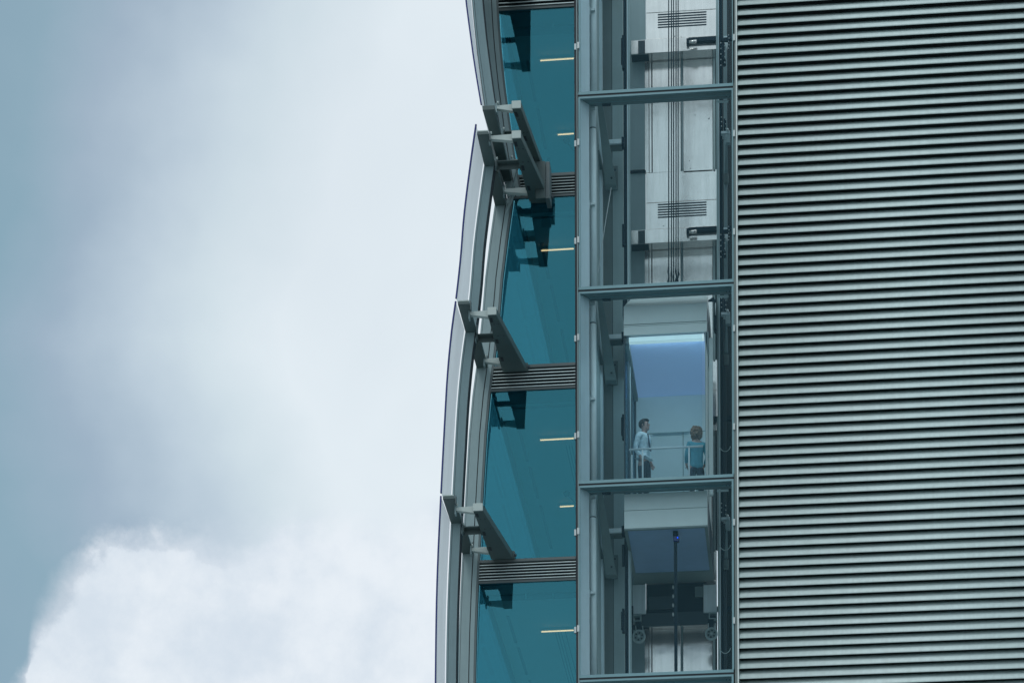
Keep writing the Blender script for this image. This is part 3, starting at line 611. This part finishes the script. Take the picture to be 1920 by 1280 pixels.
# ------------------------------------------------------------------ people in the car
def skin(name, m, nodes, edges, parent, root, sub=2):
    """one continuous skinned surface; nodes: name -> (point, radius)"""
    idx = {k: i for i, k in enumerate(nodes)}
    me = bpy.data.meshes.new(name); me.from_pydata([nodes[k][0] for k in nodes], [(idx[a], idx[b]) for a, b in edges], [])
    o = bpy.data.objects.new(name, me); C.objects.link(o); o.parent = parent
    sk = o.modifiers.new('skin', 'SKIN'); sk.use_smooth_shade = True
    for k, i in idx.items():
        r = nodes[k][1]; r = r if isinstance(r, tuple) else (r, r)
        me.skin_vertices[0].data[i].radius = r; me.skin_vertices[0].data[i].use_root = (k == root)
    s = o.modifiers.new('sub', 'SUBSURF'); s.levels = sub; s.render_levels = sub
    me.materials.append(MT[m]); return o
def face(parent, c, hr, rot, col_hair):
    pass
def person(name, loc, rotz, H, label, male):
    e = empty(name, loc, label, 'person', None); e.rotation_euler.z = rotz
    s = H / 1.78
    def P(x, y, z): return (x * s, y * s, z * s)          # x: person's left-right (+ = his left), y: -front, z up
    sh_, hip = (0.19, 0.09) if male else (0.165, 0.095)
    tilt = -.03
    b = {'pel': (P(0, 0, .95), (.13, .10)), 'bel': (P(0, .01, 1.10), (.125, .09)), 'chest': (P(0, .01, 1.30), (.155, .11)), 'up': (P(0, .01, 1.43), (.12, .085)), 'neck': (P(0, 0, 1.50), .052), 'head0': (P(0, -.02, 1.585), (.068, .078)), 'head1': (P(0, -.015, 1.67), (.076, .095)), 'head2': (P(0, -.01, 1.735), (.05, .065))}
    ed = [('pel', 'bel'), ('bel', 'chest'), ('chest', 'up'), ('up', 'neck'), ('neck', 'head0'), ('head0', 'head1'), ('head1', 'head2')]
    for sgn, t in ((1, 'l'), (-1, 'r')):
        if male: arm = [('sh', (sh_, .01, 1.42), .055), ('el', (.235, .06, 1.14), .042), ('wr', (.19, -.05, .94), .030), ('pa', (.175, -.08, .88), (.042, .018)), ]
        else: arm = [('sh', (sh_, .01, 1.41), .048), ('el', (.235, .05, 1.13), .037), ('wr', (.20, -.10, .98), .026), ('pa', (.15, -.16, .96), (.036, .016))]
        prev = 'up'
        for k, p, r in arm:
            b[k + t] = (P(p[0] * sgn, p[1], p[2]), r); ed.append((prev, k + t)); prev = k + t
        leg = [('hi', (hip, 0, .90), .088), ('th', (hip, -.005, .72), .078), ('kn', (hip + .01, -.01, .50), .056), ('ca', (hip + .012, .015, .34), .052), ('an', (hip + .015, .02, .10), .036), ('to', (hip + .03, -.12, .045), (.04, .03))]
        prev = 'pel'
        for k, p, r in leg:
            b[k + t] = (P(p[0] * sgn, p[1], p[2]), r); ed.append((prev, k + t)); prev = k + t
    def inf(keys, f, extra=None):
        d = {k: (b[k][0], tuple(q * f for q in (b[k][1] if isinstance(b[k][1], tuple) else (b[k][1], b[k][1])))) for k in keys}
        if extra: d.update(extra)
        return d
    bb = {k: ((p, tuple(q * .80 for q in r)) if k in ('pel', 'bel', 'chest', 'up') else (p, r)) for k, (p, r) in b.items()}
    skin('body', 'skin', bb, ed, e, 'pel')
    # fingers: five per hand, unequal, gently curled, rooted in the palm
    for sgn, t in ((1, 'l'), (-1, 'r')):
        pa = Vector(b['pa' + t][0]); wr = Vector(b['wr' + t][0]); d = (pa - wr).normalized(); side = Vector((0, 0, 1)).cross(d).normalized(); nrm = d.cross(side)
        for j, ln in enumerate((.070, .080, .075, .058)):
            o_ = side * (.024 - .016 * j) * s; p0 = pa + o_; p1 = p0 + d * ln * .5 + nrm * -.008; p2 = p0 + d * ln * .85 + nrm * -.028
            skin('finger', 'skin', {'a': (tuple(p0), .010), 'b': (tuple(p1), .009), 'c': (tuple(p2), .007)}, [('a', 'b'), ('b', 'c')], e, 'a', 1)
        p0 = wr.lerp(pa, .5) + side * .028 * s; skin('thumb', 'skin', {'a': (tuple(p0), .012), 'b': (tuple(p0 + side * .022 + d * .03), .011), 'c': (tuple(p0 + side * .026 + d * .058), .008)}, [('a', 'b'), ('b', 'c')], e, 'a', 1)
    # shirt
    ks = ['bel', 'chest', 'up', 'shl', 'ell', 'shr', 'elr']; x = {}
    for t in 'lr':
        a_, c_ = Vector(b['el' + t][0]), Vector(b['wr' + t][0]); x['cu' + t] = (tuple(a_.lerp(c_, .82)), .040)
    x['hem'] = (P(0, 0, .985 if male else .93), (.162, .122)); x['hem2'] = (P(0, 0, .945 if male else .83), (.156, .118)); x['col'] = (P(0, 0, 1.475), (.066, .062))
    skin('shirt' if male else 'blouse', 'shirt' if male else 'teal', inf(ks, 1.16, x), [('hem2', 'hem'), ('hem', 'bel'), ('bel', 'chest'), ('chest', 'up'), ('up', 'col'), ('up', 'shl'), ('shl', 'ell'), ('ell', 'cul'), ('up', 'shr'), ('shr', 'elr'), ('elr', 'cur')], e, 'bel')
    # trousers
    kt = ['pel', 'hil', 'thl', 'knl', 'cal', 'hir', 'thr', 'knr', 'car']
    skin('trousers', 'trousers', inf(kt, 1.17, {'wa': (P(0, 0, 1.0), (.146, .108)), 'anl': (b['anl'][0], .060), 'anr': (b['anr'][0], .060)}), [('wa', 'pel'), ('pel', 'hil'), ('hil', 'thl'), ('thl', 'knl'), ('knl', 'cal'), ('cal', 'anl'), ('pel', 'hir'), ('hir', 'thr'), ('thr', 'knr'), ('knr', 'car'), ('car', 'anr')], e, 'pel')
    for sgn in (1, -1):
        m = MB(); m.ball(Vector(P((hip + .022) * sgn, -.06, .045)), .055, 12, 8, (.8, 2.4, .8)); o = m.build('shoe', 'shoe'); o.parent = e; o.location = o.location
    # head: nose, ears, eyes, mouth, hair
    hc = Vector(P(0, -.015, 1.655))
    parts = []
    def loose(mb, nm, mt):
        o = mb.build(nm, mt); o.parent = e; return o
    m = MB(); m.ball(hc + Vector((0, -.098, -.018)) * s, .016, 8, 6, (.8, 1.3, 1.7)); m.ball(hc + Vector((.078, .005, -.012)) * s, .02, 8, 6, (.5, 1, 1.6)); m.ball(hc + Vector((-.078, .005, -.012)) * s, .02, 8, 6, (.5, 1, 1.6)); m.ball(hc + Vector((0, -.07, -.085)) * s, .035, 10, 7, (1.1, .9, .8)); loose(m, 'nose_and_ears', 'skin')
    m = MB(); m.ball(hc + Vector((.03, -.083, .008)) * s, .011, 8, 6); m.ball(hc + Vector((-.03, -.083, .008)) * s, .011, 8, 6); loose(m, 'eyes', 'gap')
    m = MB(); m.ball(hc + Vector((0, -.092, -.058)) * s, .02, 8, 5, (1.3, .5, .3)); loose(m, 'mouth', mat_lip)
    m = MB()
    if male:
        m.ball(hc + Vector((0, .022, .030)) * s, .102 * s, 20, 14, (.92, 1.08, .98))
        bmesh.ops.delete(m.bm, geom=[v for v in m.bm.verts if (v.co.y - hc.y) < -.05 * s and (v.co.z - hc.z) < .06 * s or (v.co.z - hc.z) < -.045 * s], context='VERTS')
        m.ball(hc + Vector((0, -.03, .088)) * s, .06 * s, 12, 8, (1.15, 1.0, .5))
    else:
        rr = random.Random(3)
        m.ball(hc + Vector((0, .025, .02)) * s, .115 * s, 18, 12)
        for _ in range(80):
            a, z = rr.uniform(-.3, math.pi + .3), rr.uniform(-.15, .115)
            r = .108 * math.sqrt(max(.25, 1 - (z / .17) ** 2))
            m.ball(hc + Vector((math.cos(a) * r, .02 + math.sin(a) * r, z)) * s, rr.uniform(.020, .038), 7, 5)
    loose(m, 'hair', 'hair_dark' if male else 'hair_red')
    if male:
        m = MB(); m.hexa([Vector(P(-.03, -.150, 1.12)), Vector(P(.03, -.150, 1.12)), Vector(P(.03, -.138, 1.12)), Vector(P(-.03, -.138, 1.12)), Vector(P(-.014, -.092, 1.47)), Vector(P(.014, -.092, 1.47)), Vector(P(.014, -.08, 1.47)), Vector(P(-.014, -.08, 1.47))]); loose(m, 'tie', 'tie')
    return e
mat_lip = mat('lips', (0.30, 0.13, 0.12), 0.6)
vm = 1.25
fp = W(1210, 960, vm)
person('person', (fp.x - .02, vm, z_fl), math.radians(62), 0.0 + (W(1214, 785, vm).z - z_fl) / 1.0, 'dark haired man in white shirt and dark trousers standing behind the car handrail', True)
vw = 1.35
fp = W(1306, 960, vw)
person('person', (fp.x, vw, z_fl), math.radians(195), (W(1306, 801, vw).z - z_fl), 'person with curly auburn hair and turquoise top seen from behind in the lift car', False)

# ------------------------------------------------------------------ curved edge of the building and its sunscreens
def catmull(P_, n=6):
    out = []
    for i in range(len(P_) - 1):
        p0 = P_[max(i - 1, 0)]; p1 = P_[i]; p2 = P_[i + 1]; p3 = P_[min(i + 2, len(P_) - 1)]
        for j in range(n):
            t = j / n
            out.append(tuple(0.5 * ((2 * p1[k]) + (-p0[k] + p2[k]) * t + (2 * p0[k] - 5 * p1[k] + 4 * p2[k] - p3[k]) * t * t + (-p0[k] + 3 * p1[k] - 3 * p2[k] + p3[k]) * t ** 3) for k in (0, 1)))
    out.append(P_[-1]); return out
VS = -2.85
def curve(pix):
    return sorted([(w.z, w.x) for w in (W(x, y, VS) for x, y in catmull(pix))])
LOW = curve([(893.4, 234), (884, 300), (871.5, 400), (865, 480), (857, 553), (848, 619), (840.3, 700), (835, 790), (828.2, 920), (822.5, 1040), (819.5, 1137), (818, 1250), (817.4, 1340), (818.5, 1440)])
UPP = curve([(858, -260), (866, -100), (875, 0), (883, 62), (890.5, 117), (901.5, 184), (903.8, 197)])
def U_at(cv_, z):
    if z <= cv_[0][0]: a, b = cv_[0], cv_[1]
    elif z >= cv_[-1][0]: a, b = cv_[-2], cv_[-1]
    else:
        for a, b in zip(cv_, cv_[1:]):
            if a[0] <= z <= b[0]: break
    return a[1] + (b[1] - a[1]) * (z - a[0]) / (b[0] - a[0])
def rings(cv_, z0, z1, n=14): return [(U_at(cv_, z0 + (z1 - z0) * i / n), z0 + (z1 - z0) * i / n) for i in range(n + 1)]
zS = lambda y: W(870, y, VS).z
def sweep(name, m, sec, cv_, z0, z1, parent, n=14, inset=0): return MB().sweep(sec, rings(cv_, z0, z1, n)).build(name, m, parent)
VM = -1.60      # plane of the outer mullion
def screen(cv_, z0, z1, label, lip=0.0):
    e = empty('sunscreen', Vector((U_at(cv_, z0), -1.5, z0)), label, 'sunscreen', 'curved sunscreens along the left edge of the building')
    z1p = z1 + lip
    sweep('glass_edge', 'navy', [(-.028, VS), (0, VS), (0, VS + .05), (-.028, VS + .05)], cv_, z0, z1p, e)
    MB().sweep([(-.012, VS + .052), (.004, VM - .02)], rings(cv_, z0, z1p), False).build('screen_pane', 'g_screen', e)
    sweep('outer_mullion', 'mull', [(.022, VM), (.055, VM), (.055, VM + .22), (.022, VM + .22)], cv_, z0, z1 - .03, e)
    sweep('outer_mullion', 'mull', [(.062, VM), (.215, VM), (.215, VM + .22), (.062, VM + .22)], cv_, z0, z1 - .03, e)
    sweep('mullion_gasket', 'gap', [(.219, VM + .01), (.235, VM + .01), (.235, VM + .2), (.219, VM + .2)], cv_, z0, z1 - .03, e)
    return e
zsplit = [zS(197), None]
HL = [W(870, y, VS).z for y in (560.5, 924, 1288)]
s_up = screen(UPP, zS(197), W(870, -240, VS).z, 'upper curved sunscreen leaning out towards the top left of the facade')
s1 = screen(LOW, HL[0] + .03, zS(243), 'curved sunscreen storey with a pointed glass tip, just below the broken joint', lip=.09)
s2 = screen(LOW, HL[1] + .03, HL[0] - .03, 'curved sunscreen storey between the two lower bracket arms')
s3 = screen(LOW, HL[2] - 1.0, HL[1] - .03, 'lowest curved sunscreen storey at the bottom edge of the photo')
# inner mullions and window jambs, fixed to the facade itself
fa = empty('office_facade', W(990, 1400, 0), 'teal glazed office facade with louvred spandrels left of the lift shaft', 'glazed facade')
def inner(cv_, z0, z1, up_=False):
    sweep('inner_mullion', 'mull', [(.055, -.06), (.088, -.06), (.088, .12), (.055, .12)], cv_, z0, z1, fa)
    sweep('inner_mullion', 'mull', [(.095, -.06), (.262, -.06), (.262, .12), (.095, .12)], cv_, z0, z1, fa)
    sweep('jamb_gasket', 'gap', [(.264, -.045), (.278, -.045), (.278, .1), (.264, .1)], cv_, z0, z1, fa)
    sweep('window_jamb', 'mull', [(.28, -.05), (.365, -.05), (.365, .1), (.28, .1)], cv_, z0, z1, fa)
    sweep('window_jamb', 'mull_dark', [(.367, -.04), (.405, -.04), (.405, .1), (.367, .1)], cv_, z0, z1, fa)
    if up_: sweep('screen_panel', 'mull_dark', [(-.01, -1.3), (.05, -1.3), (.07, -.1), (.01, -.1)], cv_, z0, z1, fa)
zJ = W(960, 350, 0).z
inner(UPP, zJ - .22, W(960, -120, 0).z, True)
inner(LOW, W(960, 1400, 0).z, zJ - .25)
# crossbeams of the screens, running from the outer edge back to the facade
def crossbeam(cv_, y, whole, label_parent, w=.215):
    z = zS(y); u = U_at(cv_, z); h = .085
    if whole:
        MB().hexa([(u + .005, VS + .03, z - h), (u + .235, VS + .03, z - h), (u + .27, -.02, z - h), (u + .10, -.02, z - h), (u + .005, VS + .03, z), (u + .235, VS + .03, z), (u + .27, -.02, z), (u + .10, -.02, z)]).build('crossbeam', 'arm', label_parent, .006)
    else:
        MB().box((u + .02, VS + .03, z - h), (u + .235, VM + .0, z - .03)).build('crossbeam', 'arm', label_parent, .006)
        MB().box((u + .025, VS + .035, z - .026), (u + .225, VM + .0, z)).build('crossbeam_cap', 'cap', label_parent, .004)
        MB().box((u + .05, VM + .24, z - h - .02), (u + .27, -.062, z - .03)).build('inner_crossbeam', 'arm', label_parent, .006)
        for k, vv in enumerate((VS + .12, VM - .1, -.35)): MB().box((u + .237 + .035 * (k == 2), vv, z - .14), (u + .262 + .035 * (k == 2), vv + .12, z + .02)).build('hinge_plate', 'mull_dark', label_parent, .003)
crossbeam(UPP, 199, True, s_up)
crossbeam(LOW, 244.5, False, s1)
crossbeam(LOW, 560.5, False, s2)
crossbeam(LOW, 924, False, s3)
# bracket arms with their three link struts
def arm(tipL, tipR, yt, yb, baseL, baseR, ybase, cv_, label, link_z=None, deep=0.0):
    VT = -2.62
    z1 = W(tipL, yt, VT).z; h = .135; z0 = z1 - h
    a, b_ = W(tipL, yb, VT).x, W(tipR, yb, VT).x
    zb = z0
    # where the base meets the facade, read at the row where a level underside arrives
    c, d = baseL, baseR
    c, d = W(baseL, ybase, 0).x, W(baseR, ybase, 0).x
    e = empty('bracket_arm', Vector(((c + d) / 2, 0, z0)), label, 'bracket arm', 'steel arms holding the sunscreens off the facade')
    m = MB(); m.hexa([(a, VT, z0), (b_, VT, z0), (d, -.12, z0), (c, -.12, z0), (a, VT, z1), (b_, VT, z1), (d, -.12, z1), (c, -.12, z1)])
    m.build('arm', 'arm', e, .008)
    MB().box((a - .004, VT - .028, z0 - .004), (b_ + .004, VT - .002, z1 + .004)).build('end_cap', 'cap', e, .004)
    MB().box((c + .03, -.118, z0 + .012), (d + .035, -.03, z1 + .02)).build('wall_plate', 'arm', e, .006)
    MB().tube([(d + .03, -.16, z0 + .05), (d + .075, -.16, z0 + .05)], .03, 8).build('bolt', 'steel_dark', e)
    dirL = Vector((c - a, -.12 - VT, 0)); dirR = Vector((d - b_, -.12 - VT, 0))
    for t in (.05, .42, .74):
        p = Vector((a, VT, z0 - .003)) + dirL * t + Vector((.022 + .02 * t, 0, 0)); q = p + dirL.normalized() * .17
        MB().hexa([p + Vector((0, 0, -.003)), p + Vector((.05, 0, -.003)), q + Vector((.05, 0, -.003)), q + Vector((0, 0, -.003)), p + Vector((0, 0, .003)), p + Vector((.05, 0, .003)), q + Vector((.05, 0, .003)), q + Vector((0, 0, .003))]).build('slot', 'gap', e)
        if t != .05: MB().box((p.x - .035, p.y - .03, z0 - .01), (p.x - .02, p.y + .15, z0 + .12)).build('slot_plate', 'arm', e)
    for t in (.16, .36):
        for g_ in (.35, .75):
            p = (Vector((a, VT, z0 - .004)) + dirL * t).lerp(Vector((b_, VT, z0 - .004)) + dirR * t, g_); MB().tube([p, p + Vector((0, 0, .003))], .014, 8).build('bolt_hole', 'gap', e)
    # links to the screen
    for n_, (t, off) in enumerate(((.03, .255), (.42, .26), (.86, .30))):
        y_ = (Vector((a, VT, 0)) + dirL * t); u = U_at(cv_, z0) + off
        if n_ == 1: m = MB().box((u, y_.y - .05, z0 + .085), (y_.x + .01, y_.y + .07, z0 + .105)).box((u, y_.y + .072, z0 - .01), (y_.x + .01, y_.y + .09, z0 + .10)).box((u, y_.y - .05, z0 + .0), (u + .03, y_.y + .07, z0 + .083))
        else:
            m = MB(); m.hexa([(u, y_.y - .02, z0 + .05), (y_.x, y_.y - .02, z0 - .01), (y_.x, y_.y + .08, z0 - .01), (u, y_.y + .08, z0 + .05), (u, y_.y - .02, z0 + .11), (y_.x, y_.y - .02, z0 + .12), (y_.x, y_.y + .08, z0 + .12), (u, y_.y + .08, z0 + .11)])
        m.build('link_strut', 'cap' if n_ != 1 else 'arm', e, .003)
        MB().box((u - .03, y_.y - .02, z0 - .02), (u - .002, y_.y + .10, z0 + .16)).build('link_plate', 'mull', e, .003)
        MB().tube([(u + .005, y_.y - .04, z0 + .15), (u + .035, y_.y - .04, z0 + .15)], .028, 8).build('link_knob', 'cap', e)
    return e
arm(914.5, 930.5, 577.5, 590, 943, 988, 705, LOW, 'sunscreen arm at mid height of the photo, drilled plate with three slots')
arm(887.5, 905, 944.5, 957, 922, 963, 1067, LOW, 'lowest sunscreen arm, over the bottom louvred band')
arm(960, 976.5, 247, 258.5, 994, 1032, 372, LOW, 'lower arm of the stacked pair at the broken joint of the sunscreen')
e_ = arm(960, 976.5, 191, 202, 1004, 1022, 318, UPP, 'upper arm of the stacked pair at the broken joint, with white tip')
arm(925, 942, -151, -139, 951, 994, -2, UPP, 'sunscreen arm above the photo, its dark mirror image in the topmost pane')
# box end that joins the pair
za2, zb2 = W(1010, 300, -.3).z, W(1010, 372, -.3).z
bx('joint_web', 'arm', 1004, 303, 1022, 372, -.62, .03, e_); bx('joint_web', 'mull_dark', 1022.5, 303, 1030.5, 372, -.55, .42, e_, .006)
MB().bar(W(972, 310, -.5), W(955, 376, -.2), .03, .03).build('tie_rod', 'mull', e_); MB().bar(W(968, 352, -.4), W(950, 400, -.1), .03, .03).build('tie_rod', 'mull', e_)

# ------------------------------------------------------------------ office glazing
def left_x(z): return U_at(LOW if z < zJ else UPP, z)
rows = [(-330, -34), (17.5, 328), (371, 684), (731, 1046.5), (1090, 1400)]     # glass rows, read at the left
uR = W(1078.4, 640, 0).x
def poly_pane(name, m, z0, z1, v0, v1, off, parent, n=10, ur=None):
    mb = MB(); ur = uR if ur is None else ur
    rr = [(left_x(z0 + (z1 - z0) * i / n) + off, z0 + (z1 - z0) * i / n) for i in range(n + 1)]
    rs = [[mb.bm.verts.new(q) for q in ((u, v0, z), (ur, v0, z), (ur, v1, z), (u, v1, z))] for u, z in rr]
    for i in range(n):
        for k in range(4): mb.bm.faces.new([rs[i][k], rs[i][(k + 1) % 4], rs[i + 1][(k + 1) % 4], rs[i + 1][k]])
    mb.bm.faces.new(rs[0][::-1]); mb.bm.faces.new(rs[-1])
    return mb.build(name, m, parent)
xs = 1010      # rows above are read at about this column
for i, (ya, yb) in enumerate(rows):
    z1, z0 = W(xs, ya, 0).z, W(xs, yb, 0).z
    poly_pane('window_pane', 'g_office', z0, z1, 0.0, 0.012, .407, fa)
    poly_pane('window_sill', 'sill', z0 - .055, z0 - .002, -.05, .06, .407, fa, 3)
    poly_pane('window_head', 'sill', z1 + .002, z1 + .05, -.03, .06, .407, fa, 3)
    pass
    # louvred spandrel below this pane
    if i < 4:
        zt, zbm = z0 - .058, W(xs, rows[i + 1][0], 0).z + .052
        poly_pane('spandrel_backing', 'gap', zbm, zt, .05, .25, .40, fa, 3)
        nS = 6; p_ = (zt - zbm) / nS
        for k in range(nS):
            zk = zbm + k * p_; ul = left_x(zk + .03) + .41; mb = MB()
            sec = [(-.052, 0.0), (-.058, .006), (-.030, p_ * .45), (.004, p_ * .74), (.045, p_ * .93), (.045, p_ * .85), (.004, p_ * .62), (-.046, .004)]
            A = [mb.bm.verts.new((ul, v, zk + z)) for v, z in sec]; B = [mb.bm.verts.new((uR, v, zk + z)) for v, z in sec]
            for j in range(len(sec)): mb.bm.faces.new([A[j], A[(j + 1) % len(sec)], B[(j + 1) % len(sec)], B[j]])
            mb.bm.faces.new(A[::-1]); mb.bm.faces.new(B); mb.build('spandrel_slat', 'spandrel', fa)
for cv_, a, b in ((UPP, zJ + .15, W(960, -120, 0).z), (LOW, W(960, 1400, 0).z, zJ - .25)):
    MB().sweep([(.41, .13), (.425, .13), (.425, 12), (.41, 12)], rings(cv_, a, b)).build('side_pane', 'g_side', fa)
# ------------------------------------------------------------------ office storeys behind the glass
uRR = uR + .02
for i, (ya, yb) in enumerate(rows):
    z1 = W(xs, ya, 0).z; zb_ = W(xs, yb, 0).z
    of = empty('office_storey', Vector((left_x(z1) + 1.5, 4, zb_)), ['office storey out of view at the very top', 'top office storey in view, ceiling with two lamps', 'second office storey from the top, ceiling with one lamp', 'third office storey from the top, ceiling with two lamps', 'bottom office storey, ceiling with a dark front bulkhead'][i], 'office storey', 'office storeys behind the tinted glass')
    ul = left_x(z1) + .44
    MB().box((ul - .013, .135, z1 - .03), (ul + .07, 12, z1 + .058)).build('edge_rail', 'ceil_dark', of)
    MB().box((ul, .06, z1 + .06), (uRR, 12, z1 + .10)).build('ceiling', 'ceil', of)
    MB().box((ul, .062, z1 + .10), (uRR, 12, z1 + .42)).build('floor_slab', 'soffit', of)
    MB().box((ul, 12.02, zb_ - .3), (uRR, 12.2, z1 + .05)).build('rear_wall', 'pvc', of)
    MB().box((uRR + .002, .17, zb_ - .3), (uRR + .03, 12, z1 + .05)).build('side_wall', 'pvc', of)
    bh = i in (1, 4)
    MB().box((ul, .10, z1 - (.0 if bh else -.0)), (uRR - .002, .62, z1 + .058)).build('bulkhead', 'ceil_dark', of)
    if bh:
        MB().box((ul, .66, z1 - .02), (uRR - .002, .92, z1 + .058)).build('bulkhead', 'ceil_dark', of)
        for xx in (985, 1036): bx('ceiling_bracket', 'white', xx, ya + 22, xx + 1.6, ya + 31, .60, .03, of)
    else: MB().box((ul, .9, z1 + .03), (uRR, .93, z1 + .058)).build('bulkhead_edge', 'ceil_dark', of)
    # slot diffusers running in depth
    for du in (1.50, 1.56, 1.62, 1.71): MB().box((left_x(z1) + du + 0.14, 2.9, z1 + .052), (left_x(z1) + du + .155, 11.5, z1 + .058)).build('ceiling_slot', 'ceil_dark', of)
    for v0, v1 in ((2.0, 3.6), (3.9, 5.6), (6.0, 8.5)): MB().box((left_x(z1) + .72 + .01 * v0, v0, z1 + .045), (left_x(z1) + .78 + .01 * v0, v1, z1 + .058)).build('ceiling_slot', 'ceil_dark', of)
lampno = 0
for (x, y, ry, lab) in ((1010, 110, 1, 'long warm ceiling lamp in the top office storey'), (1043, 249, 1, 'short warm ceiling lamp low in the top office storey beside the dark sensor'),
        (1012, 466, 2, 'warm ceiling lamp in the second office storey from the top'), (1010, 821, 3, 'long warm ceiling lamp in the third office storey'), (1047, 946, 3, 'short warm ceiling lamp low in the third office storey'),
        (1012, 1180, 4, 'warm ceiling lamp in the bottom office storey')):
    z1 = W(xs, rows[ry][0], 0).z + .02
    # depth at which a point of the ceiling is seen in this row
    lo_, hi_ = .2, 12
    for _ in range(30):
        md = (lo_ + hi_) / 2
        if W(x, y, md).z > z1: hi_ = md
        else: lo_ = md
    V = lo_; a = W(x, y, V)
    e = empty('ceiling_lamp', Vector((a.x, V, z1 - .05)), lab, 'ceiling lamp', 'warm ceiling lamps in the offices')
    ue = W(1077.2, y, V + .1).x
    MB().box((a.x, V + .01, z1 - .012), (ue, V + .06, z1 + .012)).build('lamp_housing', 'cap', e)
    MB().tube([(a.x + .03, V + .035, z1 - .030), (ue - .01, V + .035, z1 - .026)], .012, 8).build('tube', 'lamp', e)
for (x, y, ry, lab) in ((1062, 243, 1, 'dark round ceiling sensor above a lamp in the top office storey'), (1063, 940, 3, 'dark round ceiling sensor above a lamp in the third office storey')):
    z1 = W(xs, rows[ry][0], 0).z + .03; V = 5.2 if ry == 1 else 5.3
    e = empty('ceiling_sensor', Vector((W(x, y, V).x, V, z1 - .2)), lab, 'sensor', 'round ceiling sensors in the offices')
    u = W(x, y, V).x
    MB().ball((u, V, z1 - .02), .075, 14, 8, (1, 1, .9)).build('dome', 'steel_dark', e); MB().tube([(u, V, z1), (u, V, z1 + .03)], .03, 8).build('stem', 'steel_dark', e)
    MB().bar((u + .02, V + .1, z1 - .03), (u + .45, V + 1.6, z1 - .03), .02).build('conduit', 'steel_dark', e)
    MB().bar((u + .0, V + 3.2, z1 - .03), (u + .35, V + 3.3, z1 - .03), .03).build('conduit', 'steel_dark', e)
